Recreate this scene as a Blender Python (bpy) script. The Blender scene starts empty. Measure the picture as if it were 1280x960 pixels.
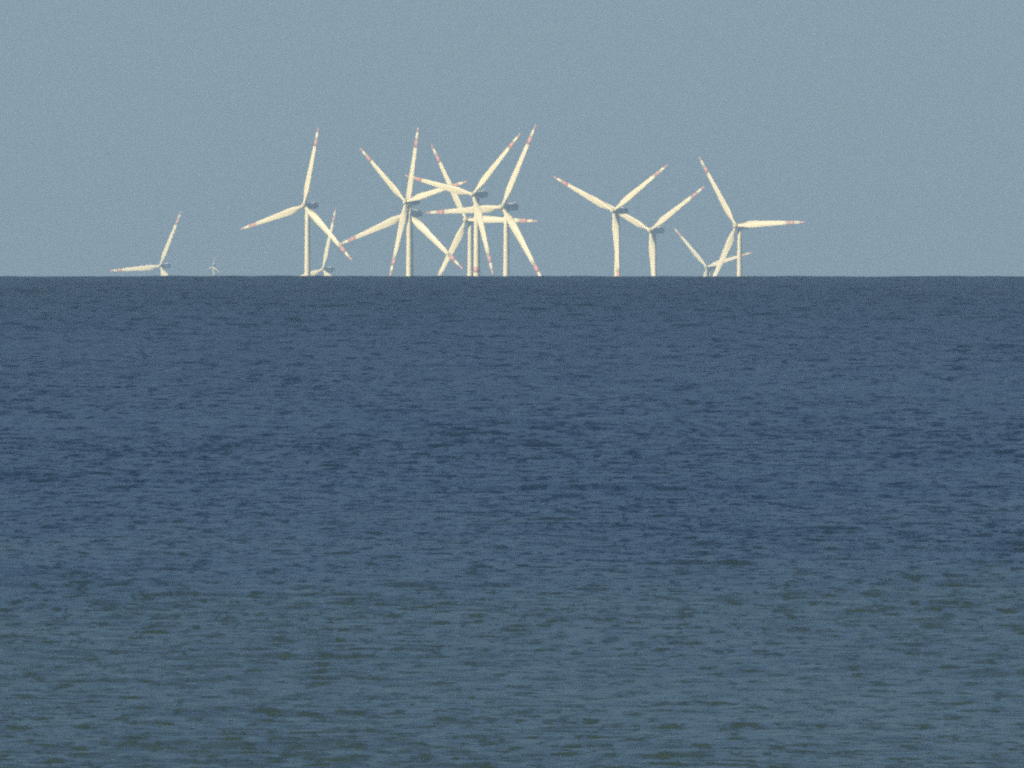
import bpy, bmesh, math
import numpy as np
from mathutils import Vector, Matrix

R = math.radians
rng = np.random.default_rng(7)
scene = bpy.context.scene
col = scene.collection

# ------------------------------------------------------------------ camera
EARTH = 7.433e6            # radius of the earth with ordinary refraction, metres
CAM_H = 5.6                # eye height on the beach
PX = 1.67e-5               # radians per pixel of the 1280 px wide photograph
DIP = math.sqrt(2 * CAM_H / EARTH)
HORIZON = 345.5            # row of the horizon in the photograph

cam_data = bpy.data.cameras.new('camera')
cam_data.sensor_width = 6.17
cam_data.sensor_fit = 'HORIZONTAL'
cam_data.lens = 6.17 / (2 * math.tan(640 * PX))
cam_data.clip_start = 1.0
cam_data.clip_end = 400000.0
cam = bpy.data.objects.new('camera', cam_data)
col.objects.link(cam)
cam.location = (0, 0, CAM_H)
cam.rotation_euler = (math.pi / 2 - (DIP + (480 - HORIZON) * PX), 0, 0)
scene.camera = cam

# ------------------------------------------------------------------ sky, sun, exposure
SUN_EL, SUN_AZ = R(22), R(-130)      # azimuth from +Y towards +X: behind the camera, on its left
world = bpy.data.worlds.new('World')
scene.world = world
world.use_nodes = True
wn, wl = world.node_tree.nodes, world.node_tree.links
sky = wn.new('ShaderNodeTexSky')
sky.sky_type = 'NISHITA'
sky.sun_disc = False
sky.sun_elevation = SUN_EL
sky.sun_rotation = SUN_AZ
sky.altitude = 0
sky.air_density = 0.75
sky.dust_density = 0.9
sky.ozone_density = 4.0
bg = wn['Background']
bg.inputs['Strength'].default_value = 0.055
wl.new(sky.outputs['Color'], bg.inputs['Color'])

sun_data = bpy.data.lights.new('sun', 'SUN')
sun_data.energy = 5.0
sun_data.angle = R(0.5)
sun_data.color = (1.0, 0.89, 0.68)
sun = bpy.data.objects.new('sun', sun_data)
col.objects.link(sun)
to_sun = Vector((math.sin(SUN_AZ) * math.cos(SUN_EL), math.cos(SUN_AZ) * math.cos(SUN_EL), math.sin(SUN_EL)))
sun.rotation_euler = to_sun.to_track_quat('Z', 'Y').to_euler()
sun.location = (0, -40, 60)

scene.view_settings.view_transform = 'Standard'
scene.view_settings.look = 'None'
scene.view_settings.exposure = 0.25
scene.view_settings.gamma = 1.0
scene.render.engine = 'CYCLES'
scene.cycles.filter_width = 2.2
scene.cycles.volume_bounces = 1
scene.cycles.max_bounces = 6
scene.cycles.use_denoising = False
scene.cycles.use_adaptive_sampling = True
scene.cycles.adaptive_threshold = 0.06
scene.cycles.adaptive_min_samples = 20


# ------------------------------------------------------------------ materials
def new_mat(name):
    m = bpy.data.materials.new(name)
    m.use_nodes = True
    return m, m.node_tree.nodes, m.node_tree.links


def paint(name, color, dark, rough):
    """weathered paint: the base colour varies a little with streaks down the surface"""
    m, n, l = new_mat(name)
    b = n['Principled BSDF']
    tc = n.new('ShaderNodeTexCoord')
    mp = n.new('ShaderNodeMapping')
    mp.inputs['Scale'].default_value = (0.8, 0.8, 0.08)
    no = n.new('ShaderNodeTexNoise')
    no.inputs['Scale'].default_value = 1.0
    no.inputs['Detail'].default_value = 5
    rp = n.new('ShaderNodeValToRGB')
    rp.color_ramp.elements[0].position = 0.30
    rp.color_ramp.elements[0].color = (*dark, 1)
    rp.color_ramp.elements[1].position = 0.62
    rp.color_ramp.elements[1].color = (*color, 1)
    l.new(tc.outputs['Object'], mp.inputs['Vector'])
    l.new(mp.outputs['Vector'], no.inputs['Vector'])
    l.new(no.outputs['Fac'], rp.inputs['Fac'])
    l.new(rp.outputs['Color'], b.inputs['Base Color'])
    b.inputs['Roughness'].default_value = rough
    return m


WHITE = paint('white_paint', (0.87, 0.78, 0.51), (0.79, 0.69, 0.43), 0.45)
GREY = paint('grey_paint', (0.80, 0.79, 0.74), (0.70, 0.69, 0.64), 0.5)
RED = paint('red_paint', (0.70, 0.33, 0.25), (0.63, 0.29, 0.22), 0.45)


def sea_material():
    m, n, l = new_mat('sea_water')
    b = n['Principled BSDF']
    b.inputs['IOR'].default_value = 1.33
    b.inputs['Roughness'].default_value = 0.10
    geo = n.new('ShaderNodeNewGeometry')

    def noise(scale, loc, detail, out='Fac', rough=0.5):
        mp = n.new('ShaderNodeMapping')
        mp.inputs['Scale'].default_value = scale
        mp.inputs['Location'].default_value = loc
        no = n.new('ShaderNodeTexNoise')
        no.inputs['Scale'].default_value = 1.0
        no.inputs['Detail'].default_value = detail
        no.inputs['Roughness'].default_value = rough
        l.new(geo.outputs['Position'], mp.inputs['Vector'])
        l.new(mp.outputs['Vector'], no.inputs['Vector'])
        return no.outputs[out]

    def math_(op, a, c=None, clamp=False):
        q = n.new('ShaderNodeMath')
        q.operation = op
        q.use_clamp = clamp
        for i, v in enumerate((a, c)):
            if v is None:
                continue
            if isinstance(v, (int, float)):
                q.inputs[i].default_value = v
            else:
                l.new(v, q.inputs[i])
        return q.outputs[0]

    def vmath(op, a, c):
        q = n.new('ShaderNodeVectorMath')
        q.operation = op
        for i, v in enumerate((a, c)):
            if isinstance(v, tuple):
                q.inputs[i].default_value = v
            else:
                l.new(v, q.inputs[i])
        return q.outputs[0]

    # distance from the beach: the offshore wind leaves the near water calm and roughens it farther out
    sep = n.new('ShaderNodeSeparateXYZ')
    l.new(geo.outputs['Position'], sep.inputs[0])
    r2 = math_('ADD', math_('MULTIPLY', sep.outputs[0], sep.outputs[0]), math_('MULTIPLY', sep.outputs[1], sep.outputs[1]))
    dist = math_('SQRT', r2)
    wob = math_('MULTIPLY', math_('SUBTRACT', noise((0.05, 0.008, 0), (1, 2, 0), 4), 0.5), 700)
    dw = math_('ADD', dist, wob)
    mr = n.new('ShaderNodeMapRange')
    mr.interpolation_type = 'SMOOTHSTEP'
    mr.inputs['From Min'].default_value = 500
    mr.inputs['From Max'].default_value = 1050
    l.new(dw, mr.inputs['Value'])
    off = n.new('ShaderNodeMapRange')
    off.interpolation_type = 'SMOOTHSTEP'
    off.inputs['From Min'].default_value = 900
    off.inputs['From Max'].default_value = 5000
    off.inputs['To Min'].default_value = 0.0
    off.inputs['To Max'].default_value = 0.75
    l.new(dist, off.inputs['Value'])
    rough_sea = math_('ADD', math_('ADD', math_('MULTIPLY', mr.outputs[0], 0.35), 0.9), off.outputs[0])

    # unseen facets: the farther the water, the more of the wave slopes fall inside one glance
    l.new(math_('ADD', math_('ADD', math_('MULTIPLY', mr.outputs[0], 0.035), 0.205), math_('MULTIPLY', off.outputs[0], 0.11)), b.inputs['Roughness'])

    # ripples too small for the mesh: two scales of random slope added to the wave normal
    gust = noise((0.018, 0.0045, 0), (3, 7, 0), 4)                  # wind patches on the water
    gust_amp = n.new('ShaderNodeMapRange')
    gust_amp.inputs['From Min'].default_value = 0.30
    gust_amp.inputs['From Max'].default_value = 0.70
    gust_amp.inputs['To Min'].default_value = 0.5
    gust_amp.inputs['To Max'].default_value = 1.35
    l.new(gust, gust_amp.inputs['Value'])
    fine = vmath('SUBTRACT', noise((3.0, 6.0, 1.0), (0, 0, 0), 4, 'Color'), (0.5, 0.5, 0.5))
    fine = vmath('MULTIPLY', fine, (0.30, 0.50, 0.0))
    mid = vmath('SUBTRACT', noise((1.9, 0.42, 0.5), (11, 5, 0), 4, 'Color'), (0.5, 0.5, 0.5))
    mid = vmath('MULTIPLY', mid, (0.20, 0.40, 0.0))
    sl = vmath('ADD', fine, mid)
    # steep little wave fronts that face the shore, at three sizes: wavelets inshore, chop, then the seas far out
    for scale, loc, lo, hi, d0, d1, d2, d3, amt in (((2.6, 0.34, 0), (5, 1, 0), 0.50, 0.74, 0, 1, 1200, 2600, 0.34),
                                                    ((5.2, 0.62, 0), (4, 3, 0), 0.52, 0.74, 0, 1, 900, 1800, 0.28),
                                                    ((1.1, 0.085, 0), (2, 9, 0), 0.52, 0.74, 600, 1300, 3200, 6000, 0.36),
                                                    ((0.36, 0.024, 0), (8, 4, 0), 0.52, 0.73, 1500, 3500, 30000, 40000, 0.32)):
        f = n.new('ShaderNodeMapRange')
        f.interpolation_type = 'SMOOTHSTEP'
        f.inputs['From Min'].default_value = lo
        f.inputs['From Max'].default_value = hi
        f.inputs['To Max'].default_value = -amt
        l.new(noise(scale, loc, 4, 'Fac', 0.6), f.inputs['Value'])
        w = []
        for a, c in ((d0, d1), (d3, d2)):
            q = n.new('ShaderNodeMapRange')
            q.inputs['From Min'].default_value = a
            q.inputs['From Max'].default_value = c
            l.new(dist, q.inputs['Value'])
            w.append(q.outputs[0])
        amount = math_('MULTIPLY', math_('MULTIPLY', w[0], w[1]), f.outputs[0])
        cb = n.new('ShaderNodeCombineXYZ')
        l.new(amount, cb.inputs[1])
        sl = vmath('ADD', sl, cb.outputs[0])
    sc = n.new('ShaderNodeVectorMath')
    sc.operation = 'SCALE'
    l.new(sl, sc.inputs[0])
    l.new(math_('MULTIPLY', gust_amp.outputs[0], rough_sea), sc.inputs['Scale'])
    nn = vmath('ADD', geo.outputs['Normal'], sc.outputs[0])
    nz = n.new('ShaderNodeVectorMath')
    nz.operation = 'NORMALIZE'
    l.new(nn, nz.inputs[0])
    l.new(nz.outputs[0], b.inputs['Normal'])

    # water colour: deep blue offshore, greener over the shallow sand near the beach
    mx = n.new('ShaderNodeMix')
    mx.data_type = 'RGBA'
    mx.inputs['A'].default_value = (0.042, 0.073, 0.062, 1)
    mx.inputs['B'].default_value = (0.019, 0.044, 0.082, 1)
    l.new(mr.outputs[0], mx.inputs['Factor'])
    l.new(mx.outputs['Result'], b.inputs['Base Color'])
    return m


SEA = sea_material()


# ------------------------------------------------------------------ the sea: one curved sheet with real waves
def sea_rows():
    r = [0.5, 60, 120, 180, 240, 300, 350, 390, 415, 430, 440]
    d = 447.0
    while d < 10500:
        r.append(d)
        d += 0.113 * (d / 500) ** 1.5
    while d < 62000:
        r.append(d)
        d += d * 0.03
    return np.array(r)


def sea_cols():
    half, nfine = 0.0138, 166
    a = list(np.linspace(-half, half, nfine))
    s, step = half, 2 * half / (nfine - 1)
    right = []
    while s < math.pi:
        step *= 1.8
        step = min(step, 0.16)
        s += step
        if s < math.pi - 0.04:
            right.append(s)
    return np.array([-x for x in reversed(right)] + a + right)


def build_sea():
    rr, aa = sea_rows(), sea_cols()
    nr, na = len(rr), len(aa)
    rad, ang = rr[:, None], aa[None, :]
    x = rad * np.sin(ang)
    y = rad * np.cos(ang)
    z = -0.19 - (rad * rad) / (2 * EARTH) + 0 * ang
    dr = np.gradient(rr)[:, None]
    inside = np.clip((0.0136 - np.abs(ang)) / 0.0012, 0, 1)
    inside = inside * inside * (3 - 2 * inside)
    band = (np.clip((rad - 445) / 15, 0, 1) * np.clip((20000 - rad) / 8000, 0, 1)) * inside
    growth = np.clip(0.55 + 0.45 * (rad / 4000), 0.5, 1.0)          # the sea gets up away from the shore
    wave = np.zeros_like(z)
    lam = np.concatenate([np.exp(rng.uniform(math.log(a), math.log(b), k)) for a, b, k in ((0.26, 0.95, 80), (0.95, 9, 60), (9, 40, 16))])
    for L in lam:
        th = rng.uniform(-1.3, 1.3) if L < 9 else rng.normal(0.25, 0.6)                                # wind from the left and behind
        k = 2 * math.pi / L
        kx, ky = k * math.sin(th), k * math.cos(th)
        steep = 0.021 if L < 0.95 else (0.0095 if L < 9 else 0.0135)
        amp = steep / k * rng.uniform(0.7, 1.3)
        ky_eff = abs(ky) + 1e-6
        fade = np.clip((2 * math.pi / ky_eff / dr - 3.0) / 2.5, 0, 1) * np.clip((2 * math.pi / (abs(kx) + 1e-6) / (rad * 1.62e-4) - 3.0) / 2.5, 0, 1)
        ph = rng.uniform(0, 2 * math.pi)
        rows = np.where((fade[:, 0] > 0))[0]
        if len(rows) == 0:
            continue
        i0, i1 = rows[0], rows[-1] + 1
        arg = kx * x[i0:i1] + ky * y[i0:i1] + ph
        s = np.sin(arg)
        wave[i0:i1] += amp * fade[i0:i1] * (1.0 if L < 9 else np.clip(rad[i0:i1] / 8000, 0.1, 1)) * (s + 0.18 * np.cos(2 * arg))
    # groups: calmer and livelier patches
    grp = 1 + 0.35 * np.sin(x / 3.1 + y / 47 + 0.6) * np.sin(x / 5.3 - y / 71) + 0.2 * np.sin(y / 23 + x / 9)
    z = z + wave * band * growth * grp
    co = np.stack([x, y, z], -1).reshape(-1, 3).astype(np.float32)
    i = np.arange(nr - 1)[:, None] * na
    j = np.arange(na - 1)[None, :]
    q = np.stack([i + j, i + j + 1, i + j + 1 + na, i + j + na], -1).reshape(-1, 4)
    # close the ring behind the camera
    ii = np.arange(nr - 1) * na
    q2 = np.stack([ii + na - 1, ii, ii + na, ii + 2 * na - 1], -1)
    q = np.concatenate([q, q2])[:, ::-1].astype(np.int32)
    me = bpy.data.meshes.new('sea')
    me.vertices.add(len(co))
    me.vertices.foreach_set('co', co.ravel())
    me.loops.add(q.size)
    me.loops.foreach_set('vertex_index', q.ravel())
    me.polygons.add(len(q))
    me.polygons.foreach_set('loop_start', np.arange(len(q), dtype=np.int32) * 4)
    me.polygons.foreach_set('use_smooth', np.ones(len(q), dtype=bool))
    me.update(calc_edges=True)
    me.materials.append(SEA)
    o = bpy.data.objects.new('sea', me)
    col.objects.link(o)
    o['kind'] = 'structure'
    o['label'] = 'rippled blue sea reaching to the horizon'
    print('sea quads', len(q), 'rows', nr, 'cols', na, 'normal', tuple(me.polygons[len(q) // 2].normal))
    return o


build_sea()


# ------------------------------------------------------------------ wind turbines
ROTOR = 46.5
SPAN = [0.0, 0.03, 0.06, 0.10, 0.15, 0.20, 0.26, 0.34, 0.44, 0.56, 0.68, 0.76, 0.85, 0.94, 0.975, 0.992, 1.0]
CHORD = [1.9, 1.9, 2.2, 2.9, 3.7, 4.1, 4.0, 3.65, 3.2, 2.75, 2.3, 2.0, 1.65, 1.2, 0.85, 0.45, 0.12]
THICK = [1.9, 1.9, 1.8, 1.65, 1.5, 1.25, 1.05, 0.85, 0.68, 0.52, 0.40, 0.33, 0.26, 0.18, 0.12, 0.07, 0.03]
TWIST = [16, 16, 15, 14, 12.5, 11, 9, 7, 5, 3.2, 1.8, 1.0, 0.3, -0.4, -0.7, -0.9, -1.0]


def mesh_obj(name, bm, mat, parent=None, smooth=True):
    me = bpy.data.meshes.new(name)
    bmesh.ops.recalc_face_normals(bm, faces=bm.faces[:])
    bm.to_mesh(me)
    bm.free()
    if smooth:
        for p in me.polygons:
            p.use_smooth = True
    me.materials.append(mat)
    o = bpy.data.objects.new(name, me)
    col.objects.link(o)
    o.parent = parent
    return o


def blade_section(bm, k, nseg=16):
    s, c, t, tw = SPAN[k] * ROTOR, CHORD[k], THICK[k], R(TWIST[k])
    roundness = max(0.0, 1 - max(0.0, SPAN[k] - 0.03) / 0.14)
    ring = []
    for i in range(nseg):
        a = 2 * math.pi * i / nseg
        cx = math.cos(a)
        u = (cx + 1) / 2                                   # 1 at the leading edge
        x_air = -0.72 * c + c * u                          # the straight edge leads, the belly trails
        foil = math.sin(a) * (0.35 + 0.75 * u ** 0.6) if u > 0 else 0.0
        x_rnd, y_rnd = 0.95 * cx, 0.95 * math.sin(a)
        x = roundness * x_rnd + (1 - roundness) * (x_air + 0.12 * c)
        y = roundness * y_rnd + (1 - roundness) * foil * t * 0.5
        ca, sa = math.cos(-tw), math.sin(-tw)
        bend = -0.5 * SPAN[k] ** 2
        ring.append(bm.verts.new((x * ca - y * sa, x * sa + y * ca + bend, s)))
    return ring


def loft(bm, k0, k1):
    rings = [blade_section(bm, k) for k in range(k0, k1 + 1)]
    for a, b in zip(rings, rings[1:]):
        for i in range(len(a)):
            j = (i + 1) % len(a)
            bm.faces.new((a[i], a[j], b[j], b[i]))
    bm.faces.new(rings[0][::-1])
    bm.faces.new(rings[-1])


def ring_verts(bm, pts):
    return [bm.verts.new(p) for p in pts]


def bridge(bm, rings, cap=True):
    for a, b in zip(rings, rings[1:]):
        for i in range(len(a)):
            j = (i + 1) % len(a)
            bm.faces.new((a[i], a[j], b[j], b[i]))
    if cap:
        bm.faces.new(rings[0][::-1])
        bm.faces.new(rings[-1])


def lathe_y(bm, prof, n=24):
    """profile of (y, radius) turned about the rotor axis"""
    bridge(bm, [ring_verts(bm, [(r * math.cos(2 * math.pi * i / n), y, r * math.sin(2 * math.pi * i / n)) for i in range(n)]) for y, r in prof])


def tower_radius(f):
    return 2.05 - 0.70 * f


def tower_mesh(bm, z0, z1, h, extra=0.0, n=28, steps=10):
    rings = []
    for q in range(steps + 1):
        z = z0 + (z1 - z0) * q / steps
        r = tower_radius(max(0, z) / h) + extra
        rings.append(ring_verts(bm, [(r * math.cos(2 * math.pi * i / n), r * math.sin(2 * math.pi * i / n), z) for i in range(n)]))
    bridge(bm, rings)


def rounded_rect(w, h, y, bev=0.35, n=5):
    pts = []
    for cx, cz, a0 in ((1, 1, 0), (-1, 1, 90), (-1, -1, 180), (1, -1, 270)):
        for q in range(n):
            a = R(a0 + 90 * q / (n - 1))
            b = bev * min(w, h)
            pts.append((cx * (w / 2 - b) + b * math.cos(a), y, cz * (h / 2 - b) + b * math.sin(a)))
    return pts


# shared meshes
CHORD = [c * (1 if q < 2 else 1.02) for q, c in enumerate(CHORD)]
bm = bmesh.new(); loft(bm, 0, 11); loft(bm, 12, 13)
proto_blade = mesh_obj('blade', bm, WHITE)
bm = bmesh.new(); loft(bm, 11, 12)
proto_band = mesh_obj('red_band', bm, RED)
bm = bmesh.new(); loft(bm, 13, 16)
proto_tip = mesh_obj('red_tip', bm, RED)
bm = bmesh.new()
lathe_y(bm, [(-2.6, 0.10), (-2.45, 0.55), (-2.0, 1.05), (-1.3, 1.42), (-0.4, 1.6), (0.9, 1.62), (1.3, 1.45)])
proto_hub = mesh_obj('hub', bm, WHITE)
bm = bmesh.new()
bridge(bm, [ring_verts(bm, rounded_rect(w, h, y)) for y, w, h in
            ((-3.1, 2.7, 2.7), (-2.5, 3.2, 3.3), (0, 3.5, 3.8), (6.5, 3.5, 3.9), (9.2, 3.3, 3.6), (10.2, 2.9, 3.0), (10.4, 2.2, 2.2))])
proto_nacelle = mesh_obj('nacelle', bm, GREY)
bm = bmesh.new()      # winching platform on the rear of the nacelle: floor, rails and posts


def box(bm, x0, x1, y0, y1, z0, z1):
    v = [bm.verts.new((x, y, z)) for z in (z0, z1) for x, y in ((x0, y0), (x1, y0), (x1, y1), (x0, y1))]
    for f in ((3, 2, 1, 0), (4, 5, 6, 7), (0, 1, 5, 4), (1, 2, 6, 5), (2, 3, 7, 6), (3, 0, 4, 7)):
        bm.faces.new([v[i] for i in f])


box(bm, -2.0, 2.0, 5.2, 10.6, 1.97, 2.12)
for zz in (2.65, 3.2):
    box(bm, -2.0, -1.92, 5.2, 10.6, zz, zz + 0.08)
    box(bm, 1.92, 2.0, 5.2, 10.6, zz, zz + 0.08)
    box(bm, -1.91, 1.91, 10.52, 10.6, zz, zz + 0.08)
for yy in (5.2, 7.0, 8.8, 10.5):
    for xx in (-2.0, 1.92):
        box(bm, xx + 0.003, xx + 0.077, yy, yy + 0.08, 2.13, 3.19)
proto_platform = mesh_obj('winch_platform', bm, GREY, smooth=False)
PROTOS = (proto_blade, proto_band, proto_tip, proto_hub, proto_nacelle, proto_platform)


def copy_of(o, parent):
    c = o.copy()
    col.objects.link(c)
    c.parent = parent
    return c


# hub pixel, rotor radius in pixels, rotor angle (degrees clockwise from straight up), distance, yaw, label
YAW = 34


def turbine(px, py, rpx, theta, dist, label, yaw=YAW, band=None, slim=1.0, group='wind turbines standing out at sea'):
    yaw = R(yaw)
    scale = rpx * PX * dist / ROTOR
    hub = Vector((dist * (px - 640) * PX, dist, CAM_H + dist * ((HORIZON - py) * PX - DIP)))
    over = 3.5 * max(0.25, scale)
    body = max(0.25, scale)
    base_x = hub.x + over * math.sin(yaw)
    base_y = hub.y + over * math.cos(yaw)
    base_z = -(base_x ** 2 + base_y ** 2) / (2 * EARTH)
    h = hub.z - base_z
    root = bpy.data.objects.new('wind_turbine', None)
    col.objects.link(root)
    root.empty_display_size = 5
    root.location = (base_x, base_y, base_z)
    root.rotation_euler = (0, 0, -yaw)
    root['label'] = label
    root['category'] = 'wind turbine'
    root['group'] = group
    bm = bmesh.new()
    tower_mesh(bm, -3.0, h - 1.85 * body, h)
    t = mesh_obj('tower', bm, WHITE, root)
    t.scale = (slim, slim, 1)
    if band:
        bm = bmesh.new()
        tower_mesh(bm, band[0], band[1], h, 0.012, steps=2)
        mesh_obj('red_band', bm, RED, t)
    nac = copy_of(proto_nacelle, root)
    nac.location = (0, 0, h)
    nac.scale = (body * 0.92,) * 3
    copy_of(proto_platform, nac)
    hb = copy_of(proto_hub, root)
    hb.location = (0, -over, h)
    hb.scale = (body,) * 3
    for q in range(3):
        b = copy_of(proto_blade, root)
        b.location = (0, -over, h)
        b.rotation_euler = (0, R(theta + 120 * q), 0)
        b.scale = (scale,) * 3
        copy_of(proto_band, b)
        copy_of(proto_tip, b)
    print('turbine %-60s D %.0f R %.1f hub %.1f' % (label, dist, scale * ROTOR, h))
    return root


turbine(200, 332.5, 76, 25.5, 37500, 'leftmost wind turbine, sunk to its hub behind the horizon, one blade nearly level')
turbine(266.2, 333.0, 12, 10, 39000, 'tiny faint wind turbine alone on the horizon between two larger ones', slim=0.32)
turbine(380, 257.2, 100.5, 13, 28300, 'large turbine at left with whole white tower, one blade almost upright')
turbine(403.8, 337, 80, 14.5, 36500, 'distant turbine half sunk under the sloping blade of the large left one')
turbine(507.5, 252.4, 96.6, 74.5, 27600, 'turbine with hub in front of a second rotor, one blade up left')
turbine(508.8, 267, 110, 9.3, 29800, 'turbine lined up behind another tower, one blade pointing straight up')
turbine(591.5, 243, 105, 43.3, 26700, 'turbine with the highest hub in the middle cluster, red mark low on its tower', band=(23, 26))
turbine(583.2, 274.7, 108, 91, 29900, 'turbine low behind the middle cluster, one blade level to the right')
turbine(628, 258.8, 115, 26.5, 27900, 'right turbine of the middle cluster, blade reaching highest up right')
turbine(767.2, 263.5, 101, 55.3, 28500, 'large turbine right of the cluster, two raised blades forming a V', yaw=35)
turbine(813.2, 288, 99, 56.3, 31000, 'middle sized turbine whose left blade passes behind the larger V shaped one')
turbine(883.7, 333.7, 71, 75, 38600, 'distant turbine sunk to its hub, crossed by a blade of the rightmost turbine')
turbine(920.3, 282.2, 103, 87.5, 30500, 'rightmost turbine, one blade pointing level to the right')

for p in PROTOS:
    bpy.data.objects.remove(p)

# ------------------------------------------------------------------ haze: even pale air over the whole sea
bm = bmesh.new()
box(bm, -66000, 66000, -66000, 66000, -300, 330)
hm, hn, hl = new_mat('sea_air')
hn.remove(hn['Principled BSDF'])
pv = hn.new('ShaderNodeVolumePrincipled')
pv.inputs['Color'].default_value = (0.485, 0.715, 0.96, 1)
pv.inputs['Density'].default_value = 2.3e-5
pv.inputs['Anisotropy'].default_value = 0.0
hl.new(pv.outputs['Volume'], hn['Material Output'].inputs['Volume'])
haze = mesh_obj('haze', bm, hm, smooth=False)
haze['kind'] = 'stuff'
haze['label'] = 'thin pale sea haze over the water'
